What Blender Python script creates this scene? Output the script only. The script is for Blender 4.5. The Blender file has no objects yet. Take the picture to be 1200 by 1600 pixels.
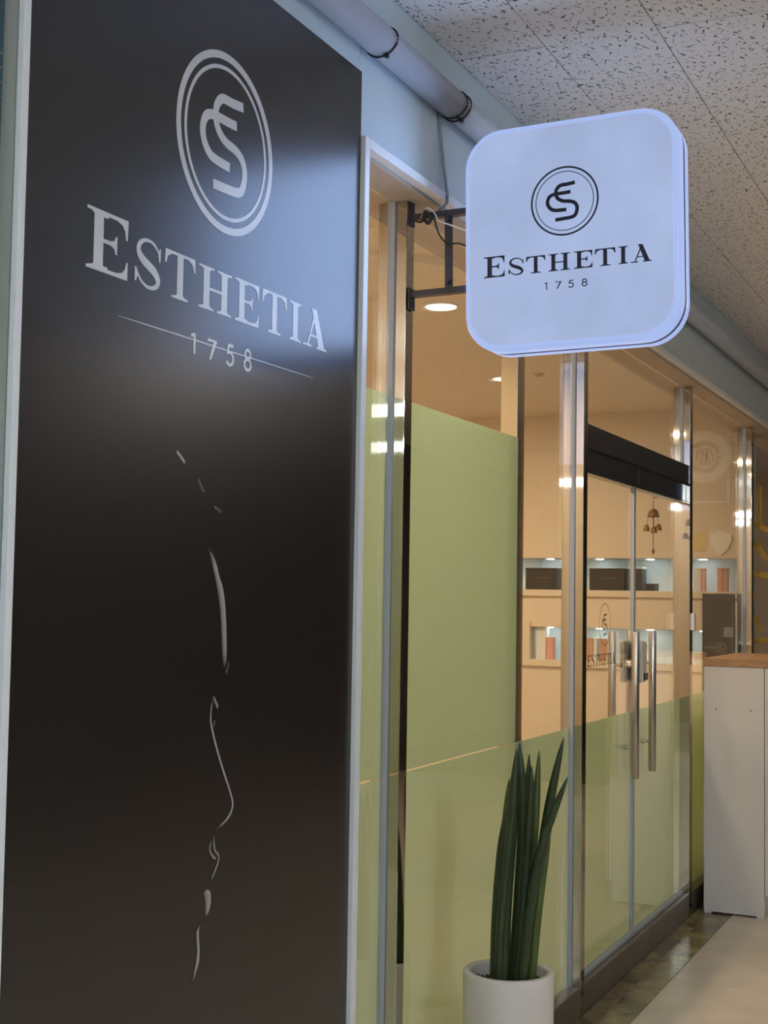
import bpy, bmesh, math, random
from mathutils import Vector, Matrix
random.seed(7)
S = bpy.context.scene
COL = S.collection
PI = math.pi

# ------------------------------------------------------------------ camera, world, exposure
cam_d = bpy.data.cameras.new('camera'); cam = bpy.data.objects.new('camera', cam_d); COL.objects.link(cam)
yaw, pit, rol = 0.43627, 0.061033, -0.015546
fw = Vector((-math.sin(yaw)*math.cos(pit), math.cos(yaw)*math.cos(pit), math.sin(pit)))
rt = Vector((math.cos(yaw), math.sin(yaw), 0)); dn = fw.cross(rt)
c_, s_ = math.cos(rol), math.sin(rol)
R_ = c_*rt + s_*dn; D_ = -s_*rt + c_*dn
m3 = Matrix((R_, -D_, -fw)).transposed()
cam.matrix_world = Matrix.Translation((0, 0, 1.5)) @ m3.to_4x4()
cam_d.sensor_fit = 'HORIZONTAL'; cam_d.sensor_width = 36; cam_d.lens = 36*2147.0/1200
cam_d.clip_start = 0.02; cam_d.clip_end = 200
S.camera = cam
S.view_settings.view_transform = 'Standard'; S.view_settings.look = 'None'
S.view_settings.gamma = 1; S.view_settings.use_curve_mapping = False
S.view_settings.exposure = 0.0
S.cycles.transparent_max_bounces = 32
S.cycles.max_bounces = 10
W = bpy.data.worlds.new('world'); S.world = W; W.use_nodes = True
bg = W.node_tree.nodes['Background']; bg.inputs[0].default_value = (0.60, 0.76, 1.0, 1); bg.inputs[1].default_value = 0.6

# lamp strengths
SIGN_E = 1.0          # backlit sign
FILL_E = 78.0         # added fill lights, out of view in the corridor
FILL_PANEL_E = 24.0         # added warm fill panel, out of view
SIGN_FILL_W = 3.5          # added lamp before each sign face, brighter than the face (W)
DOWN_W = 25.0         # shop downlights (W)
NICHE_E = 36.0

# ------------------------------------------------------------------ materials
def nt(name):
    m = bpy.data.materials.new(name); m.use_nodes = True
    return m, m.node_tree.nodes, m.node_tree.links
def mat(name, base, rough=0.5, metal=0.0, var=0.0, vscale=8, bump=0.0, bscale=60, ior=1.5, coat=0.0, emit=None, es=0.0, stretch=None):
    m, N, L = nt(name); b = N['Principled BSDF']
    b.inputs['Base Color'].default_value = (*base, 1); b.inputs['Roughness'].default_value = rough
    b.inputs['Metallic'].default_value = metal; b.inputs['IOR'].default_value = ior
    b.inputs['Coat Weight'].default_value = coat
    if emit: b.inputs['Emission Color'].default_value = (*emit, 1); b.inputs['Emission Strength'].default_value = es
    tc = N.new('ShaderNodeTexCoord'); src = tc.outputs['Object']
    if stretch:
        mp = N.new('ShaderNodeMapping'); mp.inputs['Scale'].default_value = stretch; L.new(src, mp.inputs[0]); src = mp.outputs[0]
    if var:
        n = N.new('ShaderNodeTexNoise'); n.inputs['Scale'].default_value = vscale; n.inputs['Detail'].default_value = 6; L.new(src, n.inputs['Vector'])
        r = N.new('ShaderNodeValToRGB')
        r.color_ramp.elements[0].position = .3; r.color_ramp.elements[1].position = .7
        r.color_ramp.elements[0].color = (*[max(0, c*(1-var)) for c in base], 1)
        r.color_ramp.elements[1].color = (*[min(1, c*(1+var)) for c in base], 1)
        L.new(n.outputs['Fac'], r.inputs[0]); L.new(r.outputs[0], b.inputs['Base Color'])
    if bump:
        n2 = N.new('ShaderNodeTexNoise'); n2.inputs['Scale'].default_value = bscale; L.new(src, n2.inputs['Vector'])
        bp = N.new('ShaderNodeBump'); bp.inputs['Strength'].default_value = bump; bp.inputs['Distance'].default_value = .002
        L.new(n2.outputs['Fac'], bp.inputs['Height']); L.new(bp.outputs[0], b.inputs['Normal'])
    return m
def glass_mat(name, tint=(0.97, 0.985, 0.975), ior=1.42, rough=0.0):
    m, N, L = nt(name); N.remove(N['Principled BSDF']); out = N['Material Output']
    t = N.new('ShaderNodeBsdfTransparent'); t.inputs[0].default_value = (*tint, 1)
    g = N.new('ShaderNodeBsdfGlossy'); g.inputs['Roughness'].default_value = rough; g.inputs[0].default_value = (1, 1, 1, 1)
    geo = N.new('ShaderNodeNewGeometry')
    mr = N.new('ShaderNodeMapRange'); mr.inputs['To Min'].default_value = ior; mr.inputs['To Max'].default_value = 1/ior
    L.new(geo.outputs['Backfacing'], mr.inputs['Value'])
    f = N.new('ShaderNodeFresnel'); L.new(mr.outputs[0], f.inputs[0])
    mx = N.new('ShaderNodeMixShader'); L.new(f.outputs[0], mx.inputs[0]); L.new(t.outputs[0], mx.inputs[1]); L.new(g.outputs[0], mx.inputs[2])
    L.new(mx.outputs[0], out.inputs[0]); return m
def film_mat(name, col, tr=0.5, clear=0.0):
    m, N, L = nt(name); N.remove(N['Principled BSDF']); out = N['Material Output']
    d = N.new('ShaderNodeBsdfDiffuse'); d.inputs[0].default_value = (*col, 1)
    t = N.new('ShaderNodeBsdfTranslucent'); t.inputs[0].default_value = (*col, 1)
    mx = N.new('ShaderNodeMixShader'); mx.inputs[0].default_value = tr; L.new(d.outputs[0], mx.inputs[1]); L.new(t.outputs[0], mx.inputs[2])
    last = mx
    if clear:
        tp = N.new('ShaderNodeBsdfTransparent'); m2 = N.new('ShaderNodeMixShader'); m2.inputs[0].default_value = clear
        L.new(mx.outputs[0], m2.inputs[1]); L.new(tp.outputs[0], m2.inputs[2]); last = m2
    L.new(last.outputs[0], out.inputs[0]); return m
def emis(name, col, st, mottle=0.0):
    m, N, L = nt(name); N.remove(N['Principled BSDF']); out = N['Material Output']
    e = N.new('ShaderNodeEmission'); e.inputs[0].default_value = (*col, 1); e.inputs[1].default_value = st
    g = N.new('ShaderNodeBsdfPrincipled'); g.inputs['Base Color'].default_value = (.05, .05, .05, 1); g.inputs['Roughness'].default_value = .25
    a = N.new('ShaderNodeAddShader'); L.new(e.outputs[0], a.inputs[0]); L.new(g.outputs[0], a.inputs[1]); L.new(a.outputs[0], out.inputs[0])
    if mottle:   # unevenness of the LED sheet behind the acrylic
        tc = N.new('ShaderNodeTexCoord'); n = N.new('ShaderNodeTexNoise'); n.inputs['Scale'].default_value = 5.5; n.inputs['Detail'].default_value = 2
        L.new(tc.outputs['Object'], n.inputs['Vector'])
        mr = N.new('ShaderNodeMapRange'); mr.inputs['From Min'].default_value = .3; mr.inputs['From Max'].default_value = .7
        mr.inputs['To Min'].default_value = st*(1-mottle); mr.inputs['To Max'].default_value = st*(1+mottle)
        L.new(n.outputs['Fac'], mr.inputs['Value']); L.new(mr.outputs[0], e.inputs[1])
    return m

M = {}
M['panel'] = mat('painted_panel', (.50, .59, .64), .38, var=.02, vscale=2)
M['panel_grey'] = mat('grey_green_panel', (.25, .28, .26), .6, var=.05)
M['trim'] = mat('white_aluminium', (.72, .74, .76), .35)
M['soffit'] = mat('soffit_board', (.43, .37, .31), .6)
M['poster'] = mat('poster_vinyl', (.006, .0058, .0062), .27, ior=1.65)
M['silver'] = mat('silver_print', (.60, .61, .64), .27, ior=1.65)
M['steel'] = mat('polished_steel', (.50, .47, .42), .03, 1.0, var=.04, vscale=3, stretch=(40, 40, .6))
M['steel_b'] = mat('brushed_steel', (.47, .43, .38), .28, 1.0, var=.05, vscale=4, stretch=(40, 40, .6))
M['chrome'] = mat('chrome', (.72, .71, .70), .08, 1.0)
M['satin'] = mat('satin_nickel', (.62, .57, .46), .4, .1)
M['dark_steel'] = mat('dark_bronze_steel', (.15, .118, .10), .32, .3, var=.1)
M['black_metal'] = mat('black_metal', (.030, .030, .035), .25)
M['black_iron'] = mat('black_iron', (.035, .034, .045), .4, var=.2, vscale=30)
M['glass'] = glass_mat('clear_glass')
M['gasket'] = mat('grey_silicone', (.34, .37, .42), .45)
M['film'] = film_mat('frosted_film', (.72, .80, .60), .5)
M['wallwarm'] = mat('cream_wall', (.80, .69, .56), .6, var=.02, vscale=3)
M['ceil_in'] = mat('cream_ceiling', (.78, .68, .56), .7)
M['joint'] = mat('dark_joint', (.20, .15, .11), .8)
M['niche'] = mat('niche_white', (.74, .80, .79), .5)
M['floor_in'] = mat('beige_vinyl', (.42, .33, .24), .4, var=.1)
M['tile'] = mat('stone_tile', (.60, .51, .42), .30, var=.10, vscale=5, bump=.02)
M['grout'] = mat('grout', (.16, .13, .11), .8)
M['pipe'] = mat('grey_pipe', (.40, .41, .44), .35, var=.04, vscale=5)
M['tie'] = mat('black_nylon', (.01, .01, .012), .5)
M['cable'] = mat('grey_cable', (.20, .24, .26), .5)
M['white_wire'] = mat('white_wire', (.7, .7, .72), .5)
M['pot'] = mat('white_ceramic', (.62, .575, .53), .45, var=.02)
M['soil'] = mat('bark_soil', (.045, .030, .022), .9, var=.6, vscale=60, bump=1, bscale=80)
M['leaf'] = mat('snake_plant_green', (.021, .038, .012), .42, var=.35, vscale=7, stretch=(12, 12, 1.5))
M['leaf2'] = mat('snake_plant_olive', (.055, .080, .016), .42, var=.3, vscale=7, stretch=(12, 12, 1.5))
M['cab'] = mat('white_melamine', (.62, .585, .565), .45, var=.01)
M['wood'] = mat('wood_top', (.36, .20, .10), .45, var=.25, vscale=6, stretch=(3, 18, 18))
M['screw'] = mat('screw_cap', (.10, .08, .07), .5)
M['brass'] = mat('aged_brass', (.22, .12, .035), .5, .5, var=.6, vscale=90)
M['cord'] = mat('dark_cord', (.06, .04, .025), .8)
M['plastic'] = mat('white_plastic', (.72, .71, .70), .4)
M['boxdark'] = mat('charcoal_box', (.055, .046, .042), .45, var=.15, vscale=20)
M['boxwhite'] = mat('white_carton', (.80, .82, .80), .5)
M['boxpeach'] = mat('peach_carton', (.62, .36, .24), .5)
M['boxpink'] = mat('pink_carton', (.80, .42, .36), .5)
M['gold'] = mat('gold_foil', (.30, .22, .13), .4)
M['panelblack'] = mat('black_board', (.085, .080, .078), .3)
M['printgrey'] = mat('grey_print', (.28, .27, .26), .5)
M['signink'] = mat('navy_vinyl', (.016, .016, .040), .4)
M['signface'] = emis('backlit_acrylic', (.345, .430, .665), SIGN_E*1.0, mottle=.08)
M['signedge'] = emis('backlit_acrylic_edge', (.355, .465, .82), SIGN_E*1.0)
M['signcore'] = mat('sign_core', (.10, .13, .26), .5)
M['led_cool'] = emis('led_tube', (.88, .97, 1.0), FILL_E)
M['led_warm'] = emis('led_panel_warm', (1.0, .88, .74), FILL_PANEL_E)
M['lamp'] = emis('downlight_glow', (1.0, .90, .66), 3.0)
M['puck'] = emis('niche_led', (.85, .97, 1.0), NICHE_E)
M['teal'] = mat('teal_panel', (.012, .060, .075), .4, var=.15)
M['decal'] = film_mat('pale_decal', (.62, .50, .38), .5, .72)
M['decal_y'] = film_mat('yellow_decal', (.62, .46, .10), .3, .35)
M['decal_y2'] = film_mat('yellow_decal_faint', (.66, .52, .18), .3, .7)
M['decal_k'] = film_mat('dark_decal', (.05, .04, .035), .0, .45)
M['wall_far'] = mat('corridor_wall', (.18, .16, .145), .5, var=.04)
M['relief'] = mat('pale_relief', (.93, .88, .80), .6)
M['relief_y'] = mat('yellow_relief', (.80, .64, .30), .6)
M['slab'] = mat('ceiling_slab', (.10, .10, .11), .9)

# acoustic ceiling tile with worm-shaped pits
def tile_mat():
    m, N, L = nt('acoustic_tile'); b = N['Principled BSDF']; b.inputs['Roughness'].default_value = .85
    tc = N.new('ShaderNodeTexCoord'); oi = N.new('ShaderNodeObjectInfo')
    add = N.new('ShaderNodeVectorMath'); add.operation = 'MULTIPLY_ADD'
    add.inputs[1].default_value = (1, 1, 1); L.new(tc.outputs['Object'], add.inputs[0])
    sc = N.new('ShaderNodeVectorMath'); sc.operation = 'SCALE'; sc.inputs[0].default_value = (7, 13, 0); L.new(oi.outputs['Random'], sc.inputs['Scale'])
    L.new(sc.outputs[0], add.inputs[2])
    res = None
    for ang, sx, sy, th, off in ((.5, 105, 36, .712, 0), (-.35, 100, 38, .722, 5), (1.3, 110, 44, .735, 9)):
        mp = N.new('ShaderNodeMapping'); mp.inputs['Rotation'].default_value = (0, 0, ang); mp.inputs['Scale'].default_value = (sx, sy, 1); mp.inputs['Location'].default_value = (off, off, 0)
        mp.vector_type = 'POINT'
        # rotate first, then stretch
        ro = N.new('ShaderNodeVectorRotate'); ro.rotation_type = 'Z_AXIS'; ro.inputs['Angle'].default_value = ang; L.new(add.outputs[0], ro.inputs['Vector'])
        mp.inputs['Rotation'].default_value = (0, 0, 0); L.new(ro.outputs[0], mp.inputs[0])
        n = N.new('ShaderNodeTexNoise'); n.noise_dimensions = '2D'; n.inputs['Scale'].default_value = 1; n.inputs['Detail'].default_value = 1.2; L.new(mp.outputs[0], n.inputs['Vector'])
        mr = N.new('ShaderNodeMapRange'); mr.inputs['From Min'].default_value = th-.02; mr.inputs['From Max'].default_value = th+.02; L.new(n.outputs['Fac'], mr.inputs['Value'])
        if res is None: res = mr.outputs[0]
        else:
            mxm = N.new('ShaderNodeMath'); mxm.operation = 'MAXIMUM'; L.new(res, mxm.inputs[0]); L.new(mr.outputs[0], mxm.inputs[1]); res = mxm.outputs[0]
    mx = N.new('ShaderNodeMixRGB'); mx.inputs[1].default_value = (.80, .79, .80, 1); mx.inputs[2].default_value = (.10, .10, .12, 1)
    L.new(res, mx.inputs[0]); L.new(mx.outputs[0], b.inputs['Base Color'])
    bp = N.new('ShaderNodeBump'); bp.invert = True; bp.inputs['Strength'].default_value = .4; bp.inputs['Distance'].default_value = .002
    L.new(res, bp.inputs['Height']); L.new(bp.outputs[0], b.inputs['Normal'])
    return m
M['ceiltile'] = tile_mat()
def marble_mat():
    m, N, L = nt('brown_marble'); b = N['Principled BSDF']; b.inputs['Roughness'].default_value = .2; b.inputs['IOR'].default_value = 1.6
    tc = N.new('ShaderNodeTexCoord'); oi = N.new('ShaderNodeObjectInfo')
    ad = N.new('ShaderNodeVectorMath'); sc = N.new('ShaderNodeVectorMath'); sc.operation = 'SCALE'; sc.inputs[0].default_value = (5, 9, 3)
    L.new(oi.outputs['Random'], sc.inputs['Scale']); L.new(tc.outputs['Object'], ad.inputs[0]); L.new(sc.outputs[0], ad.inputs[1])
    n = N.new('ShaderNodeTexNoise'); n.inputs['Scale'].default_value = 6; n.inputs['Detail'].default_value = 8; n.inputs['Distortion'].default_value = .6; L.new(ad.outputs[0], n.inputs['Vector'])
    r = N.new('ShaderNodeValToRGB'); e = r.color_ramp.elements
    e[0].position = .3; e[0].color = (.075, .053, .028, 1); e[1].position = .7; e[1].color = (.30, .24, .12, 1)
    L.new(n.outputs['Fac'], r.inputs[0])
    v = N.new('ShaderNodeTexNoise'); v.inputs['Scale'].default_value = 4; v.inputs['Detail'].default_value = 4; v.inputs['Distortion'].default_value = 2; L.new(ad.outputs[0], v.inputs['Vector'])
    a = N.new('ShaderNodeMath'); a.operation = 'SUBTRACT'; a.inputs[1].default_value = .5; L.new(v.outputs['Fac'], a.inputs[0])
    ab = N.new('ShaderNodeMath'); ab.operation = 'ABSOLUTE'; L.new(a.outputs[0], ab.inputs[0])
    mr = N.new('ShaderNodeMapRange'); mr.inputs['From Min'].default_value = 0; mr.inputs['From Max'].default_value = .012; mr.inputs['To Min'].default_value = .35; mr.inputs['To Max'].default_value = 0
    L.new(ab.outputs[0], mr.inputs['Value'])
    mx = N.new('ShaderNodeMixRGB'); L.new(mr.outputs[0], mx.inputs[0]); L.new(r.outputs[0], mx.inputs[1]); mx.inputs[2].default_value = (.30, .24, .15, 1)
    L.new(mx.outputs[0], b.inputs['Base Color']); return m
M['marble'] = marble_mat()
def print_mat():      # photographic print: ink density is stored per vertex
    m, N, L = nt('portrait_print'); b = N['Principled BSDF']; b.inputs['Roughness'].default_value = .27; b.inputs['IOR'].default_value = 1.65
    at = N.new('ShaderNodeAttribute'); at.attribute_name = 'ink'
    mx = N.new('ShaderNodeMixRGB'); mx.inputs[1].default_value = (.006, .0058, .0062, 1); mx.inputs[2].default_value = (.62, .58, .57, 1)
    L.new(at.outputs['Fac'], mx.inputs[0]); L.new(mx.outputs[0], b.inputs['Base Color'])
    tp = N.new('ShaderNodeBsdfTransparent'); ms = N.new('ShaderNodeMixShader')
    mr = N.new('ShaderNodeMapRange'); mr.inputs['From Max'].default_value = .25; L.new(at.outputs['Fac'], mr.inputs['Value'])
    L.new(mr.outputs[0], ms.inputs[0]); L.new(tp.outputs[0], ms.inputs[1]); L.new(b.outputs[0], ms.inputs[2]); L.new(ms.outputs[0], N['Material Output'].inputs[0])
    return m
M['print'] = print_mat()

# ------------------------------------------------------------------ mesh helpers
def bx(bm, x0, x1, y0, y1, z0, z1):
    vs = [bm.verts.new((x, y, z)) for x in (x0, x1) for y in (y0, y1) for z in (z0, z1)]
    for f in ((0, 1, 3, 2), (4, 6, 7, 5), (0, 4, 5, 1), (2, 3, 7, 6), (0, 2, 6, 4), (1, 5, 7, 3)):
        bm.faces.new([vs[i] for i in f])
    return bm
def box(x0, x1, y0, y1, z0, z1, bev=0.0):
    bm = bmesh.new(); bx(bm, x0, x1, y0, y1, z0, z1)
    if bev:
        bmesh.ops.bevel(bm, geom=list(bm.edges), offset=bev, segments=2, profile=.5, affect='EDGES')
    bmesh.ops.recalc_face_normals(bm, faces=bm.faces); return bm
def tube(bm, pts, r, seg=10, cap=True):
    pts = [Vector(p) for p in pts]; rs = r if isinstance(r, (list, tuple)) else [r]*len(pts)
    rings = []; up = Vector((0, 0, 1))
    for i, p in enumerate(pts):
        t = (pts[min(i+1, len(pts)-1)] - pts[max(i-1, 0)]).normalized()
        a = t.cross(up if abs(t.z) < .95 else Vector((0, 1, 0))).normalized(); b = t.cross(a)
        rings.append([bm.verts.new(p + rs[i]*(math.cos(2*PI*k/seg)*a + math.sin(2*PI*k/seg)*b)) for k in range(seg)])
    for A, B in zip(rings, rings[1:]):
        for k in range(seg):
            f = bm.faces.new((A[k], A[(k+1) % seg], B[(k+1) % seg], B[k])); f.smooth = True
    if cap:
        bm.faces.new(rings[0][::-1]); bm.faces.new(rings[-1])
    return bm
def spline(P, n=8):
    P = [Vector(p) for p in P]; out = []
    for i in range(len(P)-1):
        p0, p1, p2, p3 = P[max(i-1, 0)], P[i], P[i+1], P[min(i+2, len(P)-1)]
        for k in range(n):
            t = k/n
            out.append(.5*((2*p1) + (p2-p0)*t + (2*p0-5*p1+4*p2-p3)*t*t + (3*p1-p0-3*p2+p3)*t**3))
    out.append(P[-1]); return out
def lathe(bm, prof, cx, cy, seg=48, smooth=True):
    rings = [[bm.verts.new((cx+r*math.cos(2*PI*k/seg), cy+r*math.sin(2*PI*k/seg), z)) for k in range(seg)] for r, z in prof]
    for A, B in zip(rings, rings[1:]):
        for k in range(seg):
            f = bm.faces.new((A[k], A[(k+1) % seg], B[(k+1) % seg], B[k])); f.smooth = smooth
    return rings
def poly(bm, pts, fmap, thick):       # flat polygon (2-D points) given a small thickness along the plane normal
    lo = [bm.verts.new(fmap(u, v, 0)) for u, v in pts]; hi = [bm.verts.new(fmap(u, v, thick)) for u, v in pts]
    n = len(pts)
    bm.faces.new(hi); bm.faces.new(lo[::-1])
    for i in range(n): bm.faces.new((lo[i], lo[(i+1) % n], hi[(i+1) % n], hi[i]))
def ribbon(bm, pts, w, fmap, thick, closed=False):
    pts = [Vector((p[0], p[1])) for p in pts]; n = len(pts); L_ = []; R2 = []
    ws = w if isinstance(w, (list, tuple)) else [w]*n
    for i, p in enumerate(pts):
        a = pts[(i-1) % n] if closed else pts[max(i-1, 0)]; b = pts[(i+1) % n] if closed else pts[min(i+1, n-1)]
        t = (b-a).normalized(); nn = Vector((-t.y, t.x))
        if not closed and 0 < i < n-1:
            t1 = (p-a).normalized(); k = max(.5, abs(nn.dot(Vector((-t1.y, t1.x))))); nn = nn/k
        L_.append(p+nn*ws[i]/2); R2.append(p-nn*ws[i]/2)
    V = [[bm.verts.new(fmap(q.x, q.y, h)) for q in X] for X in (L_, R2) for h in (0, thick)]
    rng = range(n if closed else n-1)
    for i in rng:
        j = (i+1) % n
        bm.faces.new((V[1][i], V[3][i], V[3][j], V[1][j])); bm.faces.new((V[0][i], V[0][j], V[2][j], V[2][i]))
        bm.faces.new((V[0][i], V[1][i], V[1][j], V[0][j])); bm.faces.new((V[2][i], V[2][j], V[3][j], V[3][i]))
    if not closed:
        for i in (0, n-1): bm.faces.new((V[0][i], V[2][i], V[3][i], V[1][i]))
def obj(name, bm, m, parent=None, rec=True):
    if rec: bmesh.ops.recalc_face_normals(bm, faces=bm.faces)
    me = bpy.data.meshes.new(name); bm.to_mesh(me); bm.free(); me.materials.append(m)
    o = bpy.data.objects.new(name, me); COL.objects.link(o)
    if parent:
        o.parent = parent; P = parent; off = Vector(parent.location)
        while P.parent: P = P.parent; off += Vector(P.location)
        o.location = -off          # meshes are built in world coordinates
    return o
def tag(o, label, cat, group=None, kind=None):
    o['label'] = label; o['category'] = cat
    if group: o['group'] = group
    if kind: o['kind'] = kind
    return o
def thing(name, label, cat, loc, group=None, kind=None):
    o = bpy.data.objects.new(name, None); COL.objects.link(o); o.location = loc; o.empty_display_size = .1
    return tag(o, label, cat, group, kind)

XF = -1.465          # front face of posts and threshold
XG = -1.503          # glass plane (outer face)
GT = .010            # glass thickness
WX = -1.400          # corridor face of the panelled wall
SOF = 2.557          # soffit height
CZ = 2.973           # corridor ceiling

# ------------------------------------------------------------------ floor, ceiling, walls
fl = tag(obj('floor', box(-6.0, 2.6, -3.6, 17.0, -.12, -.012), M['grout']), 'mall corridor floor of large beige stone tiles beside the glass shopfront', 'floor', kind='structure')
proto = None
for i in range(6):
    for j in range(-2, 19):
        x0 = -1.288 + .6*i; y0 = .72 + .6*j
        if y0 > 10.9 or y0 < -.6: continue
        if proto is None:
            o = obj('floor_tile', box(-.2985, .2985, -.2985, .2985, -.012, 0, .0015), M['tile'], fl); proto = o
        else:
            o = proto.copy(); COL.objects.link(o)
        o.parent = fl; o.location = (x0+.3, y0+.3, random.uniform(-.0006, 0))
proto = None
for j in range(-1, 18):
    y0 = .495 + .6*j
    if proto is None:
        o = obj('marble_tile', box(-.0537, .0537, -.2992, .2992, -.012, 0, .0012), M['marble'], fl); proto = o
    else: o = proto.copy(); COL.objects.link(o)
    o.parent = fl; o.location = (-1.34175, y0+.3, 0)
    o2 = None
proto = None
for j in range(-1, 18):
    y0 = .20 + .6*j
    if proto is None:
        o = obj('marble_border_tile', box(-.034, .034, -.2992, .2992, -.012, 0, .0012), M['marble'], fl); proto = o
    else: o = proto.copy(); COL.objects.link(o)
    o.parent = fl; o.location = (-1.4305, y0+.3, 0)
obj('shop_floor', box(-5.4, -1.515, 2.83, 16.5, -.012, .0), M['floor_in'], fl)

ce = tag(obj('ceiling', box(WX-.01, 2.6, -3.6, 17.0, CZ+.014, CZ+.12), M['slab']), 'suspended corridor ceiling of white pitted acoustic tiles', 'ceiling', kind='structure')
proto = None
for i in range(7):
    x0 = -1.447 + .302*i
    for j in range(24):
        y0 = (-.186 if i % 2 == 0 else .114) + .603*j
        if y0 < 1.2 or y0 > 13: continue
        cut = i == 0
        if cut:
            o = obj('ceiling_tile', box(WX-x0-.151+.001, .1496, -.2984, .2984, 0, .013, .0012), M['ceiltile'], ce) if j == 3 else None
            if o: protoc = o
            else: o = protoc.copy() if 'protoc' in globals() else obj('ceiling_tile', box(WX-x0-.151+.001, .1496, -.2984, .2984, 0, .013, .0012), M['ceiltile'], ce); protoc = o
            if o.name not in COL.objects: COL.objects.link(o)
        elif proto is None:
            o = obj('ceiling_tile', box(-.1496, .1496, -.2984, .2984, 0, .013, .0012), M['ceiltile'], ce); proto = o
        else: o = proto.copy(); COL.objects.link(o)
        o.parent = ce; o.location = (x0+.151, y0+.3015, CZ + random.uniform(0, .0008))
obj('ceiling_field', box(-1.447+.302*7, 2.5, -3.6, 17, CZ+.001, CZ+.013), M['ceiltile'], ce)
obj('ceiling_field', box(WX, -1.447+.302*7, -3.6, 1.2, CZ+.001, CZ+.013), M['ceiltile'], ce)
obj('ceiling_field', box(WX, -1.447+.302*7, 13.3, 17, CZ+.001, CZ+.013), M['ceiltile'], ce)

wl = thing('wall_left', 'pale blue grey panelled wall above and beside the glass shopfront', 'wall', (WX, 2.9, 0), kind='structure')
obj('wall_core', box(-1.56, WX-.012, -3.6, 2.8300, 0, 3.0), M['panel'], wl)
obj('bulkhead', box(-1.56, WX-.012, 2.8305, 16.5, SOF+.004, 3.0), M['panel'], wl)
for a, b in ((1.640, 2.8295), (2.8315, 3.262), (3.264, 5.06), (5.062, 6.86), (6.862, 8.66), (8.662, 10.46), (10.462, 16.4)):
    z0 = 0 if b < 2.9 else SOF+.004
    obj('wall_panel', box(WX-.012, WX, a, b, z0, CZ+.012, .0012), M['panel'], wl)
obj('wall_panel', box(WX-.012, WX, 1.5985, 1.6375, 0, CZ+.012, .001), M['panel_grey'], wl)
tag(obj('trim_1', box(-1.62, WX-.0125, 2.8570, 16.4, SOF-.014, SOF+.003), M['soffit']), 'beige soffit board over the recessed glass front', 'soffit', kind='structure')
tr = thing('trim_2', 'white aluminium edge trim framing the shopfront opening right of the dark poster', 'trim', (WX, 2.84, 0), kind='structure')
obj('side_trim', box(WX-.02, WX+.018, 2.8315, 2.8560, 0, 2.574, .0015), M['trim'], tr)
obj('head_trim', box(WX-.012, WX+.018, 2.8562, 16.4, SOF-.006, 2.574, .0015), M['trim'], tr)
obj('jamb_liner', box(XG-.05, WX-.0205, 2.8315, 2.8560, .0, SOF-.015), M['trim'], tr)
tag(obj('trim_3', box(WX, WX+.012, 1.6375, 1.6530, 0, CZ-.002, .001), M['trim']), 'narrow white trim strip along the left edge of the dark poster', 'trim', kind='structure')
tb = thing('teal_pillar_cover', 'dark teal pillar cover at the far left edge of the picture', 'cover', (-1.39, 1.3, 0))
obj('cover_board', box(WX, WX+.015, 1.0, 1.590, 0, 2.96, .002), M['teal'], tb)
bm = bmesh.new()
for k in range(14): bmesh.ops.create_icosphere(bm, subdivisions=1, radius=.0022, matrix=Matrix.Translation((WX+.0155, 1.583, 2.02+.022*k)))
o = obj('glitter_bead_row', bm, M['chrome'], tb); o['kind'] = 'stuff'

# ------------------------------------------------------------------ pipe, ties, cable
pp = thing('ceiling_pipe', 'grey pipe running along the wall under the tiled ceiling', 'pipe', (-1.36, 3, 2.806))
bm = bmesh.new(); tube(bm, [(-1.3605, .5, 2.806), (-1.3605, 3.335, 2.806)], .0385, 28); obj('pipe_run', bm, M['pipe'], pp)
bm = bmesh.new(); tube(bm, [(-1.3605, 3.335, 2.806), (-1.3605, 16.3, 2.806)], .0375, 28); obj('pipe_run', bm, M['pipe'], pp)
def tie(y, tilt, r=.0405):
    bm = bmesh.new(); pts = []
    for k in range(29):
        a = 2*PI*k/28; pts.append((-1.3605 + r*math.cos(a), y + tilt*math.sin(a), 2.806 + r*math.sin(a)))
    tube(bm, pts, .0021, 6, False)
    a = -1.2; bx(bm, -1.3605+r*math.cos(a)-.002, -1.3605+r*math.cos(a)+.007, y+tilt*math.sin(a)-.005, y+tilt*math.sin(a)+.005, 2.806+r*math.sin(a)-.006, 2.806+r*math.sin(a)+.003)
    obj('cable_tie', bm, M['tie'], pp)
tie(2.868, .012); tie(3.316, .010); tie(3.342, .012)
bm = bmesh.new()
tube(bm, spline([(-1.392, 3.300, 2.79), (-1.392, 3.303, 2.74), (-1.390, 3.318, 2.66), (-1.386, 3.330, 2.60), (-1.378, 3.322, 2.55), (-1.386, 3.292, 2.519)], 8), .0042, 8)
tag(obj('power_cable', bm, M['cable']), 'thin grey power cable hanging from the pipe down to the sign bracket', 'cable')

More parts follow.
